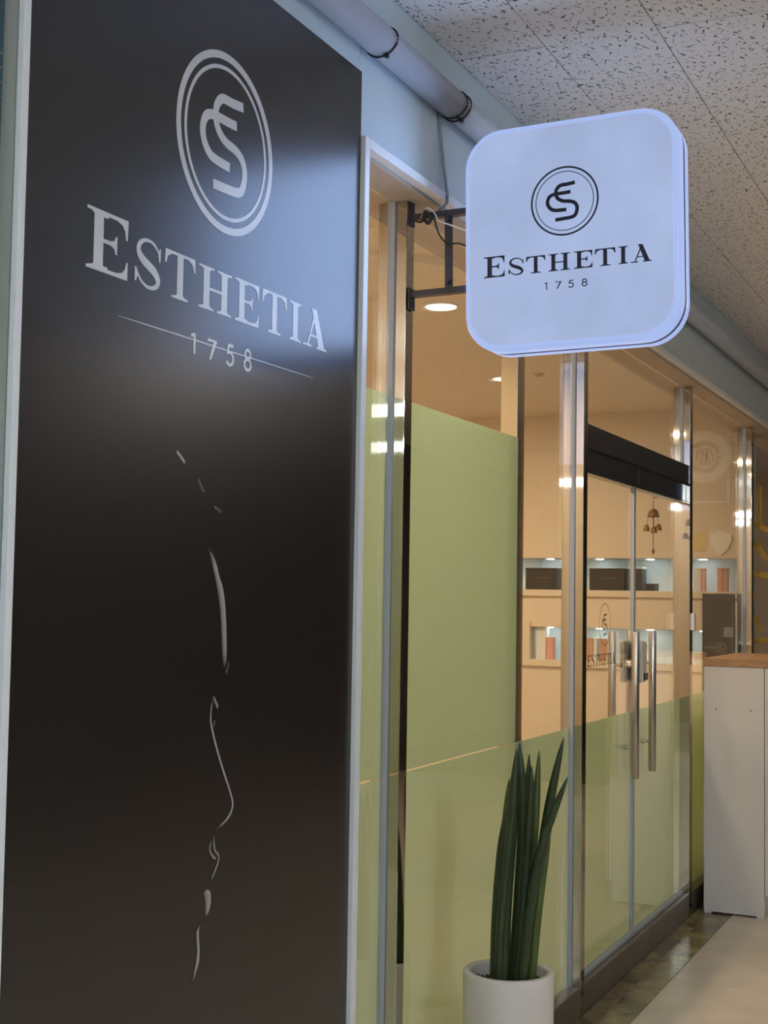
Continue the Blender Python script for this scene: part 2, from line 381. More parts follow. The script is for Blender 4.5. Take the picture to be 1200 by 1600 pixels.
# ------------------------------------------------------------------ glyphs
def arc(cx, cy, rx, ry, a0, a1, n=14): return [(cx+rx*math.cos(math.radians(a0+(a1-a0)*k/n)), cy+ry*math.sin(math.radians(a0+(a1-a0)*k/n))) for k in range(n+1)]
h = .055
GL = {
 'E': [[(.17, .02), (.17, .98), (.39, .98), (.39, .02)], [(0, 0), (0, h*.8), (.12, h+.02), (.17, .10), (.5, .10), (.5, 0)], [(0, 1), (.5, 1), (.5, .90), (.17, .90), (.12, .96-.02), (0, 1-h*.8)],
       [(.35, 1), (1, 1), (.985, .66), (.955, .66), (.925, .80), (.86, .89), (.72, .935), (.35, .935)], [(.35, 0), (1, 0), (1, .30), (.97, .30), (.94, .18), (.86, .10), (.72, .065), (.35, .065)],
       [(.35, .55), (.56, .55), (.66, .58), (.70, .66), (.73, .66), (.73, .36), (.70, .36), (.66, .45), (.56, .485), (.35, .485)]],
 'T': [[(.02, 1), (.98, 1), (.98, .935), (.02, .935)], [(.02, 1), (.25, .94), (.10, .86), (.045, .70), (.0, .70)], [(.98, 1), (1.0, .70), (.955, .70), (.90, .86), (.75, .94)],
       [(.405, .95), (.595, .95), (.595, .05), (.405, .05)], [(.24, 0), (.24, h*.8), (.36, h+.01), (.42, .11), (.58, .11), (.64, h+.01), (.76, h*.8), (.76, 0)]],
 'I': [[(.29, .98), (.71, .98), (.71, .02), (.29, .02)], [(0, 0), (0, h*.8), (.2, h+.01), (.3, .11), (.7, .11), (.8, h+.01), (1, h*.8), (1, 0)], [(0, 1), (1, 1), (1, 1-h*.8), (.8, .945), (.7, .89), (.3, .89), (.2, .945), (0, 1-h*.8)]],
 'H': [[(.25, .53), (.75, .53), (.75, .465), (.25, .465)]],
 'A': [[(.36, 1), (.56, 1), (.90, .03), (.66, .03), (.435, .74)], [(.44, .80), (.475, .72), (.225, .03), (.165, .03)], [(.29, .33), (.62, .33), (.64, .275), (.27, .275)],
       [(0, 0), (0, h*.8), (.12, .065), (.27, .065), (.36, h*.8), (.36, 0)], [(.56, 0), (.56, h*.8), (.66, .065), (.90, .065), (1, h*.8), (1, 0)], [(.30, 1), (.40, 1), (.44, .88), (.38, .95)]],
}
for ox in (0, .55):
    sx = .45
    for p in GL['I']: GL['H'].append([(ox+sx*((u-.5)*.95+.5) if 0 < u < 1 else ox+sx*u, v) for u, v in p])
SP = [(.87, .80), (.74, .91), (.55, .968), (.33, .945), (.165, .83), (.155, .68), (.29, .56), (.52, .465), (.74, .37), (.865, .23), (.81, .10), (.62, .035), (.42, .045), (.22, .14), (.085, .30)]
SW = [.05, .06, .065, .08, .12, .155, .18, .19, .185, .155, .105, .075, .065, .055, .045]
def glyph(bm, ch, x0, x1, y0, y1, fmap, th):
    f = lambda u, v, t: fmap(x0+(x1-x0)*u, y0+(y1-y0)*v, t)
    if ch == 'S':
        n = 5; pts = spline([(p[0], p[1], 0) for p in SP], n)
        ws = [SW[min(i//n, 13)]*(1-(i % n)/n) + SW[min(i//n+1, 14)]*((i % n)/n) for i in range(len(pts))]
        ribbon(bm, pts, ws, f, th)
        poly(bm, [(.91, .90), (.945, .90), (.935, .62), (.895, .62), (.86, .76)], f, th*.98); poly(bm, [(.03, .36), (.075, .36), (.13, .20), (.075, .08), (.03, .08)], f, th*.97)
        return
    for k, p in enumerate(GL[ch]): poly(bm, p, f, th*(1-.02*k))
def numeral(bm, ch, x0, x1, y0, y1, w, fmap, th):
    sx, sy = x1-x0, y1-y0
    f = lambda u, v: (x0+sx*u, y0+sy*v)
    if ch == '1': ribbon(bm, [f(.25, .88), f(.72, .97)], w, fmap, th); ribbon(bm, [f(.72, 1), f(.72, 0)], w, fmap, th*.97)
    if ch == '7': ribbon(bm, [f(0, .95), f(.98, .95), f(.32, 0)], w, fmap, th)
    if ch == '5': ribbon(bm, [f(.88, .95), f(.26, .95)], w, fmap, th); ribbon(bm, [f(.28, .97), f(.16, .52)], w, fmap, th*.97); ribbon(bm, [f(.16, .54)]+[f(*p) for p in arc(.44, .33, .46, .30, 115, -150, 16)], w, fmap, th*.95)
    if ch == '8': ribbon(bm, [f(*p) for p in arc(.5, .75, .38, .215, 0, 360, 22)[:-1]], w, fmap, th, True); ribbon(bm, [f(*p) for p in arc(.5, .28, .46, .25, 0, 360, 22)[:-1]], w, fmap, th*.97, True)
def ring(bm, cx, cy, r0, r1, fmap, th, n=72): ribbon(bm, arc(cx, cy, (r0+r1)/2, (r0+r1)/2, 0, 360, n)[:-1], r1-r0, fmap, th, True)
# monogram strokes, radius-1 units
MO1 = [(.31, .50), (.09, .475), (-.12, .46), (-.225, .37), (-.255, .27), (-.235, .15), (-.155, .055), (-.02, -.005), (.16, -.03), (.305, -.095), (.37, -.22), (.355, -.355), (.30, -.455), (.20, -.495), (.02, -.51), (-.275, -.525)]
MO2 = [(.18, .245), (-.01, .235), (-.19, .23), (-.345, .215), (-.445, .165), (-.497, .067), (-.50, -.045), (-.445, -.15), (-.34, -.23), (-.19, -.252), (.053, -.258)]
def mono(bm, cx, cy, r, w, fmap, th):
    for k, P in enumerate((MO1, MO2)):
        ribbon(bm, [(cx+r*p.x, cy+r*p.y) for p in spline([(a, b, 0) for a, b in P], 5)], w*r, fmap, th*(1-.04*k))

# ------------------------------------------------------------------ wall poster
po = thing('wall_poster', 'tall dark wall poster with silver emblem, shop name and rim-lit face profile', 'poster', (-1.397, 2.24, 0))
PX = -1.3935
obj('poster_sheet', box(WX+.0002, PX, 1.6535, 2.8290, .02, 2.7255), M['poster'], po)
fp = lambda y, z, t: (PX + t, y, z)
for ch, a, b, z0, z1 in (('E', 1.8130, 1.9275, 2.0338, 2.1375), ('S', 1.9470, 2.0310, 2.0335, 2.1215), ('T', 2.0395, 2.1405, 2.0345, 2.1190), ('H', 2.1535, 2.2695, 2.0350, 2.1170),
                         ('E', 2.2828, 2.3755, 2.0345, 2.1190), ('T', 2.3881, 2.4910, 2.0345, 2.1195), ('I', 2.5035, 2.5537, 2.0355, 2.1180), ('A', 2.5636, 2.6730, 2.0355, 2.1200)):
    bm = bmesh.new(); glyph(bm, ch, a, b, z0, z1, fp, .0007); obj('letter', bm, M['silver'], po)
for ch, a, b, z0, z1 in (('1', 2.124, 2.150, 1.9435, 1.981), ('7', 2.188, 2.216, 1.9415, 1.9805), ('5', 2.255, 2.284, 1.9415, 1.983), ('8', 2.3225, 2.3490, 1.9415, 1.9845)):
    bm = bmesh.new(); numeral(bm, ch, a, b, z0, z1, .0062, fp, .0008); obj('numeral', bm, M['silver'], po)
bm = bmesh.new(); n = 24
ribbon(bm, [(1.905+(2.62-1.905)*k/n, 1.9695) for k in range(n+1)], [.0004+.0021*math.sin(PI*k/n)**.6 for k in range(n+1)], fp, .0004); obj('underline', bm, M['silver'], po)
bm = bmesh.new(); ring(bm, 2.2415, 2.371, .1620, .1765, fp, .0007); ring(bm, 2.2415, 2.371, .1425, .1500, fp, .0007); obj('emblem_ring', bm, M['silver'], po)
bm = bmesh.new(); mono(bm, 2.243, 2.373, .1770, .105, fp, .0008); obj('monogram', bm, M['silver'], po)
# portrait print: rim light along a face profile
tt = [.0003]
def strip(Lp, Rp, iL, iR, fade0=True, fade1=True, mid=None):
    n = 8; bm = bmesh.new(); ink = bm.verts.layers.float.new('ink')
    A = spline([(p[0], p[1], 0) for p in Lp], n); B = spline([(p[0], p[1], 0) for p in Rp], n)
    # resample to the same count
    K = 48; pick = lambda P, t: P[min(int(t*(len(P)-1)), len(P)-2)].lerp(P[min(int(t*(len(P)-1))+1, len(P)-1)], t*(len(P)-1)-min(int(t*(len(P)-1)), len(P)-2))
    tt[0] += .00003; rows = []
    for k in range(K+1):
        t = k/K; e = 1.0
        if fade0: e *= min(1, t/.18)
        if fade1: e *= min(1, (1-t)/.18)
        a, b = pick(A, t), pick(B, t); row = []
        for q, v in ((0, iL), (.5, mid if mid is not None else (iL+iR)/2), (.93, iR), (1, 0)):
            p = a.lerp(b, q); vv = bm.verts.new((PX+tt[0], p.x, p.y)); vv[ink] = v*e; row.append(vv)
        rows.append(row)
    for r0, r1 in zip(rows, rows[1:]):
        for c in range(3): bm.faces.new((r0[c], r0[c+1], r1[c+1], r1[c]))
    obj('portrait_stroke', bm, M['print'], po, rec=False)
def line(P, w, v, **k):
    Q = [Vector((p[0], p[1])) for p in P]; Lp, Rp = [], []
    for i, p in enumerate(Q):
        t = (Q[min(i+1, len(Q)-1)]-Q[max(i-1, 0)]).normalized(); nn = Vector((-t.y, t.x))
        Lp.append(p-nn*w); Rp.append(p+nn*w)
    strip(Lp, Rp, 0, v*.9, mid=v, **k)
line([(2.0912, 1.7568), (2.1045, 1.7485), (2.1225, 1.7357)], .0045, .55)
line([(2.1635, 1.7148), (2.1763, 1.6994), (2.189, 1.6863)], .005, .22)
line([(2.2194, 1.6635), (2.2384, 1.6588), (2.253, 1.6513)], .005, .22)
strip([(2.1965, 1.588), (2.213, 1.5650), (2.2279, 1.5328), (2.2375, 1.5064), (2.2462, 1.4798), (2.2524, 1.4532), (2.2586, 1.4131), (2.2626, 1.3783), (2.2660, 1.352)],
      [(2.2055, 1.5903), (2.2345, 1.5614), (2.2489, 1.5332), (2.2624, 1.512), (2.2712, 1.4852), (2.2767, 1.453), (2.2805, 1.4127), (2.282, 1.3777), (2.2765, 1.352)], 0, .62, mid=.42)
line([(2.283, 1.372), (2.288, 1.362), (2.282, 1.352), (2.283, 1.343)], .003, .25)
strip([(2.232, 1.310), (2.236, 1.2950), (2.245, 1.2829), (2.248, 1.2800)], [(2.2390, 1.3075), (2.2485, 1.2960), (2.2548, 1.2880), (2.2530, 1.2800)], 0, .5, mid=.3)
line([(2.2360, 1.302), (2.2309, 1.29), (2.2285, 1.2666), (2.2328, 1.2479), (2.2437, 1.2234), (2.2628, 1.1873), (2.2846, 1.1506), (2.3011, 1.1247), (2.3134, 1.1018), (2.3152, 1.0906), (2.3085, 1.078), (2.2926, 1.0669), (2.2726, 1.0592), (2.2553, 1.0538)], .0036, .62)
line([(2.240, 1.262), (2.2425, 1.254), (2.236, 1.247)], .002, .35)
line([(2.2495, 1.0494), (2.2498, 1.0311), (2.2545, 1.0147), (2.2675, 1.0034), (2.2665, 0.9918), (2.2585, 0.98), (2.2491, 0.9686), (2.2362, 0.9605)], .0034, .45)
line([(2.2411, 1.0402), (2.2354, 1.0229), (2.2398, 1.0118), (2.2501, 1.0023), (2.2623, 0.9954)], .0036, .42)
strip([(2.214, .9475), (2.2159, .9400), (2.2200, .9291), (2.2224, .9191), (2.2240, .9033), (2.2267, .8940)], [(2.2303, .9487), (2.238, .9440), (2.2430, .9388), (2.2452, .9226), (2.2404, .908), (2.2301, .8950)], .10, .5, mid=.40)
strip([(2.2088, .8886), (2.1951, .8762), (2.1959, .8583), (2.1981, .84), (2.1952, .8204), (2.1902, .8038), (2.183, .7816)], [(2.2156, .8899), (2.2054, .8793), (2.2068, .8584), (2.2096, .8374), (2.2071, .8176), (2.1983, .8019), (2.185, .7816)], .05, .55, mid=.45)

# ------------------------------------------------------------------ projecting sign
sg = thing('projecting_sign', 'backlit white rounded square shop sign projecting from the first steel post', 'sign', (-1.008, 3.265, 2.404))
W2, H2, RC = .2755, .2850, .098
def rrect(w, hh, r, n=10):
    P = []
    for cx, cy, a in ((w-r, hh-r, 0), (-w+r, hh-r, 90), (-w+r, -hh+r, 180), (w-r, -hh+r, 270)): P += arc(cx, cy, r, r, a, a+90, n)
    return P
def shell(levels):      # list of (inset, y): rounded square sections joined along Y
    bm = bmesh.new(); rings = []
    for ins, y in levels:
        rings.append([bm.verts.new((u, y, v)) for u, v in rrect(W2-ins, H2-ins, RC-ins*.8)])
    n = len(rings[0])
    for A, B in zip(rings, rings[1:]):
        for k in range(n): f = bm.faces.new((A[k], A[(k+1) % n], B[(k+1) % n], B[k])); f.smooth = False
    bm.faces.new(rings[0]); bm.faces.new(rings[-1][::-1])
    return bm
def sobj(name, bm, m, par=sg):
    o = obj(name, bm, m); o.parent = par; return o
fs = lambda u, v, t: (u, -.0559 - t, v)
fc = sobj('front_cover', shell([(.004, -.0040), (0, -.008), (0, -.042), (.004, -.050), (.008, -.053), (.014, -.053), (.016, -.0545)]), M['signedge'])
sobj('front_face', shell([(.0155, -.0535), (.0155, -.0552), (.017, -.0559)]), M['signface'])
sobj('core', shell([(.0015, -.0035), (.0015, .0135)]), M['signcore'])
sobj('back_cover', shell([(.004, .0140), (0, .018), (0, .042), (.004, .050), (.008, .053), (.016, .0545)]), M['signedge'])
sobj('back_face', shell([(.0155, .0540), (.0155, .0552), (.017, .0559)]), M['signface'])
X0 = -1.008
for ch, a, b, top in (('E', -1.2293, -1.1737, .0535), ('S', -1.1647, -1.1217, .0440), ('T', -1.1175, -1.0666, .043), ('H', -1.0591, -1.0029, .043), ('E', -.9935, -.947, .043), ('T', -.9409, -.8891, .043), ('I', -.8819, -.8587, .043), ('A', -.8516, -.8001, .0435)):
    bm = bmesh.new(); glyph(bm, ch, a-X0, b-X0, -.0965, -.0965+top, fs, .0006); sobj('letter', bm, M['signink'])
for ch, a, b in (('1', -1.0715, -1.061), ('7', -1.0415, -1.0275), ('5', -1.0085, -.9940), ('8', -.9742, -.9605)):
    bm = bmesh.new(); numeral(bm, ch, a-X0, b-X0, -.1415, -.1232, .0026, fs, .0006); sobj('numeral', bm, M['signink'])
bm = bmesh.new(); ring(bm, -.0085, .0766, .0825, .0870, fs, .0006); ring(bm, -.0085, .0766, .0728, .0748, fs, .0006); sobj('emblem_ring', bm, M['signink'])
bm = bmesh.new(); mono(bm, -.0085, .0766, .0865, .105, fs, .0007); sobj('monogram', bm, M['signink'])
for yy, rx in ((-.062, -PI/2), (.062, PI/2)):  # extra lamps added before both faces to strengthen the sign's light and reflections
    ld = bpy.data.lights.new('sign_glow', 'AREA'); ld.shape = 'SQUARE'; ld.size = .50; ld.energy = SIGN_FILL_W*(1.0 if yy < 0 else .45); ld.color = (.41, .59, 1.0)
    lo_ = bpy.data.objects.new('sign_glow', ld); COL.objects.link(lo_); lo_.parent = sg; lo_.location = (0, yy, 0); lo_.rotation_euler = (rx, 0, 0)
br = bpy.data.objects.new('bracket', None); COL.objects.link(br); br.parent = sg
def wobj(name, bm, m, par):   # world-coordinate mesh under the sign
    o = obj(name, bm, m); o.parent = par; o.location = -Vector(sg.location); return o
for z in (2.508, 2.303):
    bm = box(XF+.002, -1.272, 3.272, 3.276, z-.008, z+.008); bx(bm, XF+.002, -1.272, 3.276, 3.294, z-.008, z-.005); wobj('arm', bm, M['black_iron'], br)
for z0, z1 in ((2.488, 2.556), (2.262, 2.320)):
    bm = box(XF+.0005, XF+.0045, 3.264, 3.302, z0, z1)
    for zz in (z0+.014, z1-.014): bmesh.ops.create_cone(bm, cap_ends=True, segments=6, radius1=.0065, radius2=.0055, depth=.006, matrix=Matrix.Translation((XF+.007, 3.283, zz)) @ Matrix.Rotation(PI/2, 4, 'Y'))
    wobj('mounting_plate', bm, M['black_iron'], br)
bm = box(-1.364, -1.343, 3.277, 3.281, 2.295, 2.516); bx(bm, -1.364, -1.361, 3.281, 3.300, 2.295, 2.516); wobj('upright', bm, M['black_iron'], br)
for z in (2.325, 2.49):
    bm = bmesh.new(); bmesh.ops.create_cone(bm, cap_ends=True, segments=8, radius1=.006, radius2=.006, depth=.02, matrix=Matrix.Translation((-1.353, 3.272, z)) @ Matrix.Rotation(PI/2, 4, 'X')); wobj('bolt', bm, M['black_iron'], br)
# loose wires at the bracket
for pts, r, m, lab in (
    ([(-1.425, 3.262, 2.500), (-1.405, 3.255, 2.522), (-1.385, 3.255, 2.508), (-1.372, 3.256, 2.485), (-1.340, 3.256, 2.470), (-1.300, 3.262, 2.452), (-1.279, 3.262, 2.438)], .0022, 'white_wire', 'thin white wire looped over the sign bracket arm'),
    ([(-1.440, 3.262, 2.494), (-1.420, 3.252, 2.486), (-1.400, 3.250, 2.505), (-1.385, 3.254, 2.490), (-1.372, 3.256, 2.450), (-1.352, 3.262, 2.425), (-1.318, 3.264, 2.420), (-1.279, 3.264, 2.402)], .0024, 'tie', 'thin black wire sagging below the sign bracket arm'),
    ([(-1.420, 3.258, 2.488), (-1.408, 3.250, 2.512), (-1.392, 3.250, 2.494), (-1.402, 3.252, 2.480), (-1.416, 3.254, 2.500)], .0045, 'tie', 'knot of black taped wire bundled on the sign bracket arm')):
    bm = bmesh.new(); tube(bm, spline(pts, 8), r, 6); o = wobj('wire', bm, M[m], sg); o['label'] = lab

sg.rotation_euler = (0, -math.radians(.9), 0)
# ------------------------------------------------------------------ shopfront: posts, panes, doors
def post(par, y0, y1, z0=0.0, z1=SOF-.0145, x0=XG-.045, x1=XF, name='post', bev=.0015):
    return obj(name, box(x0, x1, y0, y1, z0, z1, bev), M['steel'], par)
def pane(par, y0, y1, z0, z1):
    return obj('glass_pane', box(XG-GT, XG, y0, y1, z0, z1), M['glass'], par)
def film(par, y0, y1, z0, z1):
    return obj('frosted_film', box(XG-GT-.0022, XG-GT-.0008, y0, y1, z0, z1), M['film'], par)
def thresh(par, y0, y1, name='threshold'):
    return obj(name, box(XG-.05, XF, y0, y1, 0, .104, .002), M['dark_steel'], par)
w1 = thing('window_1', 'narrow clear pane with frosted film between the white trim and first steel post', 'window', (XG, 3.1, 0), kind='structure')
thresh(w1, 2.8570, 3.2565); pane(w1, 2.857, 3.256, .105, SOF-.015); film(w1, 2.859, 3.252, .105, 1.029); film(w1, 2.859, 3.252, 1.0335, 2.03)
post(w1, 3.258, 3.306); obj('gasket', box(XG-.014, XG+.006, 3.2495, 3.2575, .105, SOF-.015), M['gasket'], w1)
w2 = thing('window_2', 'large shop window with tall green frosted film behind the potted plant', 'window', (XG, 4.1, 0), kind='structure')
thresh(w2, 3.307, 4.877); pane(w2, 3.308, 4.876, .105, SOF-.015); film(w2, 3.310, 4.872, .105, 1.029); film(w2, 3.310, 4.289, 1.0335, 2.03)
post(w2, 4.878, 4.927); obj('gasket', box(XG-.014, XG+.006, 4.8690, 4.8775, .105, SOF-.015), M['gasket'], w2)
post(w2, 4.290, 4.360, .0, 2.695, XG-.074, XG-.014, 'inner_post')
d1 = thing('door_1', 'left glass door leaf with long steel pull handle and lock', 'door', (XG, 5.3, 0), kind='structure')
d2 = thing('door_2', 'right glass door leaf with long steel pull handle, bells hanging behind', 'door', (XG, 6.2, 0), kind='structure')
w3 = thing('window_3', 'clear transom pane and black header rail above the double glass doors', 'window', (XG, 5.8, 2.1), kind='structure')
thresh(w3, 4.928, 6.664)
obj('header_rail', box(XG-.035, XG+.034, 4.935, 6.655, 2.066, 2.155, .002), M['black_metal'], w3)
obj('header_end_cap', box(XG-.036, XG+.036, 4.928, 4.9345, 2.055, 2.165, .001), M['steel_b'], w3)
pane(w3, 4.929, 6.660, 2.156, SOF-.015)
post(w3, 6.655, 6.712); obj('gasket', box(XG-.014, XG+.006, 6.6465, 6.6545, 2.157, SOF-.015), M['gasket'], w3)
for d, y0, y1, hy, k in ((d1, 4.934, 5.746, 5.607, 0), (d2, 5.752, 6.650, 5.893, 1)):
    pane(d, y0, y1, .112, 1.985); film(d, y0+.002, y1-.002, .114, 1.03)
    obj('top_rail', box(XG-.028, XG+.018, y0, y1, 1.981, 2.0625, .002), M['black_metal'], d)
    obj('top_rail_strip', box(XG-.026, XG+.016, y0, y1, 1.975, 1.9805), M['steel_b'], d)
    obj('edge_strip', box(XG-.013, XG+.003, (y1-.012 if k == 0 else y0), (y1 if k == 0 else y0+.012), .112, 1.975), M['gasket'], d)
    obj('bottom_rail', box(XG-.02, XG+.010, y0, y1, .1045, .118), M['gasket'], d)
    for xx in (XG+.0445, XG-.0545):
        bm = bmesh.new(); tube(bm, [(xx, hy, .768), (xx, hy, .770), (xx, hy, 1.366), (xx, hy, 1.368)], [.0155, .0165, .0165, .0155], 18)
        hd = obj('pull_handle', bm, M['steel_b'], d)
        for z in (.894, 1.230):
            bm = bmesh.new(); e = XG if xx > XG else XG-GT-.003
            tube(bm, [(e, hy+.045*(1-2*k)*0, z), (e+(.012 if xx > XG else -.012), hy, z)], .011, 14); tube(bm, [(e, hy, z), (xx, hy, z)], .0065, 10)
            so = obj('standoff', bm, M['chrome'], hd)
            so.location = (0, 0, 0)
bm = box(XG-.034, XG-.0135, 5.650, 5.7445, 1.155, 1.332, .007); lk = obj('lock_body', bm, M['satin'], d1)
bm = bmesh.new(); tube(bm, [(XG+.0005, 5.632, 1.236), (XG+.004, 5.632, 1.236), (XG+.006, 5.632, 1.236), (XG+.024, 5.632, 1.236), (XG+.028, 5.632, 1.236)], [.022, .022, .018, .020, .012], 20)
o = obj('lock_knob', bm, M['chrome'], lk); o.location = (0, 0, 0)
bm = box(XG+.001, XG+.016, 5.700, 5.742, 1.165, 1.322, .002); o = obj('lock_face', bm, M['black_metal'], lk); o.location = (0, 0, 0)
obj('lock_strike', box(XG+.001, XG+.034, 5.765, 5.850, 1.150, 1.325, .012), M['satin'], d2)
o = obj('lock_keypad', box(XG+.0345, XG+.040, 5.785, 5.840, 1.160, 1.190, .002), M['black_metal'], d2)
# emblem decal on the left leaf
fg = lambda y, z, t: (XG+.0004+t, y, z)
bm = bmesh.new(); ring(bm, 5.303, 1.402, .0795, .0825, fg, .0003); mono(bm, 5.303, 1.402, .078, .09, fg, .0004); obj('emblem_decal', bm, M['decal_k'], d1)
for ch, a, b in (('E', 5.060, 5.118), ('S', 5.126, 5.166), ('T', 5.172, 5.216), ('H', 5.222, 5.272), ('E', 5.280, 5.322), ('T', 5.328, 5.374), ('I', 5.380, 5.402), ('A', 5.408, 5.458)):
    bm = bmesh.new(); glyph(bm, ch, a, b, 1.243, 1.287, fg, .0003); obj('letter_decal', bm, M['decal_k'], d1)
w4 = thing('window_4', 'clear shop window between the door post and the last steel post', 'window', (XG, 7.5, 0), kind='structure')
thresh(w4, 6.713, 8.317); pane(w4, 6.714, 8.316, .105, SOF-.015); film(w4, 6.716, 8.312, .105, 1.03)
post(w4, 8.318, 8.382); obj('gasket', box(XG-.014, XG+.006, 8.307, 8.3175, .105, SOF-.015), M['gasket'], w4)
obj('gasket', box(XG-.014, XG+.006, 6.7125, 6.7165, .105, SOF-.015), M['gasket'], w4)
w5 = thing('window_5', 'farthest shop window with yellow lettering at the right edge', 'window', (XG, 9.5, 0), kind='structure')
thresh(w5, 8.383, 10.4); pane(w5, 8.384, 10.4, .105, SOF-.015); post(w5, 10.401, 10.46)
thresh(w5, 10.461, 16.2); pane(w5, 10.462, 16.2, .105, SOF-.015)
bm = bmesh.new()  # strokes that draw reflected yellow lettering onto the pane
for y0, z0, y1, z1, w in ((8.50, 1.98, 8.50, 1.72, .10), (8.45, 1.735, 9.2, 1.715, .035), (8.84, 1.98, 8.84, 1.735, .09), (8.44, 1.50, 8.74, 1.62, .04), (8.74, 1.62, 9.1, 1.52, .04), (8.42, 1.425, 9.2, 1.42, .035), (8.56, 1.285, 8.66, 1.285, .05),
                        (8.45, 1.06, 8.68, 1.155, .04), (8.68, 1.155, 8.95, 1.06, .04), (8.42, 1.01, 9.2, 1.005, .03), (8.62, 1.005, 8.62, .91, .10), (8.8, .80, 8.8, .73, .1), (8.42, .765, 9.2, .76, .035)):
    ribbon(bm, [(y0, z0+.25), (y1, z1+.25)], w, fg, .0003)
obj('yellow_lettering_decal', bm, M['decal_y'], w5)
tag(obj('door_sensor', box(XF+.0005, XF+.020, 6.660, 6.706, 1.358, 1.440, .003), M['plastic']), 'small white plastic sensor box on the post right of the doors', 'sensor')

# ------------------------------------------------------------------ shop interior
BY = 8.6
wb = thing('wall_back', 'cream back wall of the shop with two lit display niches', 'wall', (-3.2, BY, 0), kind='structure')
bm = bmesh.new(); xr, xl = -1.530, -5.3
bx(bm, xl, xr, BY, BY+.24, 0, 1.099); bx(bm, xl, -2.935, BY, BY+.24, 1.099, 1.316); bx(bm, -1.60, xr, BY, BY+.24, 1.099, 1.316)
bx(bm, xl, xr, BY, BY+.24, 1.316, 1.555); bx(bm, xl, -4.9, BY, BY+.24, 1.555, 1.765); bx(bm, -1.60, xr, BY, BY+.24, 1.555, 1.765)
bx(bm, xl, xr, BY, BY+.24, 1.765, 2.470); bx(bm, xl, xr, BY+.006, BY+.24, 2.470, 2.482); bx(bm, xl, xr, BY, BY+.24, 2.482, 2.70); obj('wall_face', bm, M['wallwarm'], wb)
for z0, z1, a in ((1.099, 1.316, -2.935), (1.555, 1.765, -4.9)):
    bm = bmesh.new(); bx(bm, a, -1.60, BY+.205, BY+.2395, z0, z1); bx(bm, a, -1.60, BY+.012, BY+.204, z0+.0002, z0+.003); bx(bm, a, -1.60, BY+.012, BY+.204, z1-.003, z1-.0002); obj('niche_lining', bm, M['niche'], wb)
    obj('shelf_lip', box(a-.06 if a > -4 else a, -1.60, BY-.022, BY-.0002, z0-.040, z0+.002, .003), M['wallwarm'], wb)
    bm = bmesh.new()
    for k in range(12):
        x = -1.83 - .335*k
        if x < a+.1: break
        tube(bm, [(x, BY+.10, z1-.0035), (x, BY+.10, z1-.0075)], .022, 14)
    o = obj('niche_light_row', bm, M['puck'], wb); o['kind'] = 'stuff'
obj('niche_jamb', box(-2.995, -2.936, BY-.018, BY-.0002, 1.0995, 1.35, .002), M['wallwarm'], wb)
tag(obj('wall_left_inner', box(-5.4, -5.3, 2.83, 8.84, 0, 2.70), M['wallwarm']), 'cream side wall deep inside the shop', 'wall', kind='structure').name = 'wall_side'
tag(obj('wall_front', box(-5.3, -1.5605, 2.74, 2.829, 0, 2.70), M['wallwarm']), 'cream inner wall of the shop behind the poster wall', 'wall', kind='structure')
ci = thing('ceiling_inner', 'cream plasterboard ceiling inside the shop with round dropped tier', 'ceiling', (-3.4, 5.8, 2.7), kind='structure')
ci.name = 'ceiling.001'
obj('ceiling_board', box(-5.4, -1.5605, 2.83, 16.4, 2.70, 2.76), M['ceil_in'], ci)
bm = bmesh.new()
P = arc(0, 0, 1.05, 1.35, 0, 360, 64)[:-1]
for z, s in ((2.6998, 1.0), (2.672, 1.0)): pass
lo = [bm.verts.new((-2.55+u, 5.45+v, 2.672)) for u, v in P]; hi = [bm.verts.new((-2.55+u, 5.45+v, 2.6998)) for u, v in P]
bm.faces.new(lo); bm.faces.new(hi)
for k in range(64): bm.faces.new((lo[k], lo[(k+1) % 64], hi[(k+1) % 64], hi[k]))
obj('ceiling_tier', bm, M['ceil_in'], ci)
for (x, y, z, lab) in ((-2.115, 5.05, 2.672, 'round recessed ceiling light nearest the front, just under the bracket arm'), (-2.56, 7.02, 2.70, 'round ceiling light far inside, seen left of the inner steel post'),
                       (-2.10, 6.64, 2.672, 'round ceiling light half hidden behind the center steel post'), (-4.0, 4.6, 2.70, 'round ceiling light deep in the left of the shop'), (-2.25, 3.55, 2.70, 'round ceiling light just inside the shop behind the dark poster wall'), (-4.0, 7.0, 2.70, 'round ceiling light deep in the left rear corner of the shop'), (-2.45, 9.7, 2.70, 'round ceiling light in the room beyond the back wall')):  # two unseen lamps are added to brighten the film and the far room
    if z < 2.69 and ((x+2.55)/1.05)**2 + ((y-5.45)/1.35)**2 > .96: z = 2.70
    t = thing('ceiling_light', lab, 'light', (x, y, z), 'round downlights inside the shop')
    bm = bmesh.new(); tube(bm, [(x, y, z-.0005), (x, y, z-.010)], .062, 28); obj('diffuser', bm, M['lamp'], t)
    bm = bmesh.new(); lathe(bm, [(.0625, z-.0005), (.0625, z-.008), (.070, z-.006), (.072, z-.0005)], x, y, 28); obj('bezel', bm, M['plastic'], t)
    ld = bpy.data.lights.new('downlight_beam', 'AREA'); ld.shape = 'DISK'; ld.size = .12; ld.energy = DOWN_W; ld.color = (1.0, .74, .46)
    lo_ = bpy.data.objects.new('downlight_beam', ld); COL.objects.link(lo_); lo_.location = (0, 0, -.013); lo_.parent = t
bm = bmesh.new(); lathe(bm, [(.001, 2.682), (.018, 2.682), (.03, 2.694), (.034, 2.6995)], -2.34, 6.95, 20); tag(obj('sprinkler_head', bm, M['steel_b']), 'small metal sprinkler head on the shop ceiling near the center post', 'sprinkler')
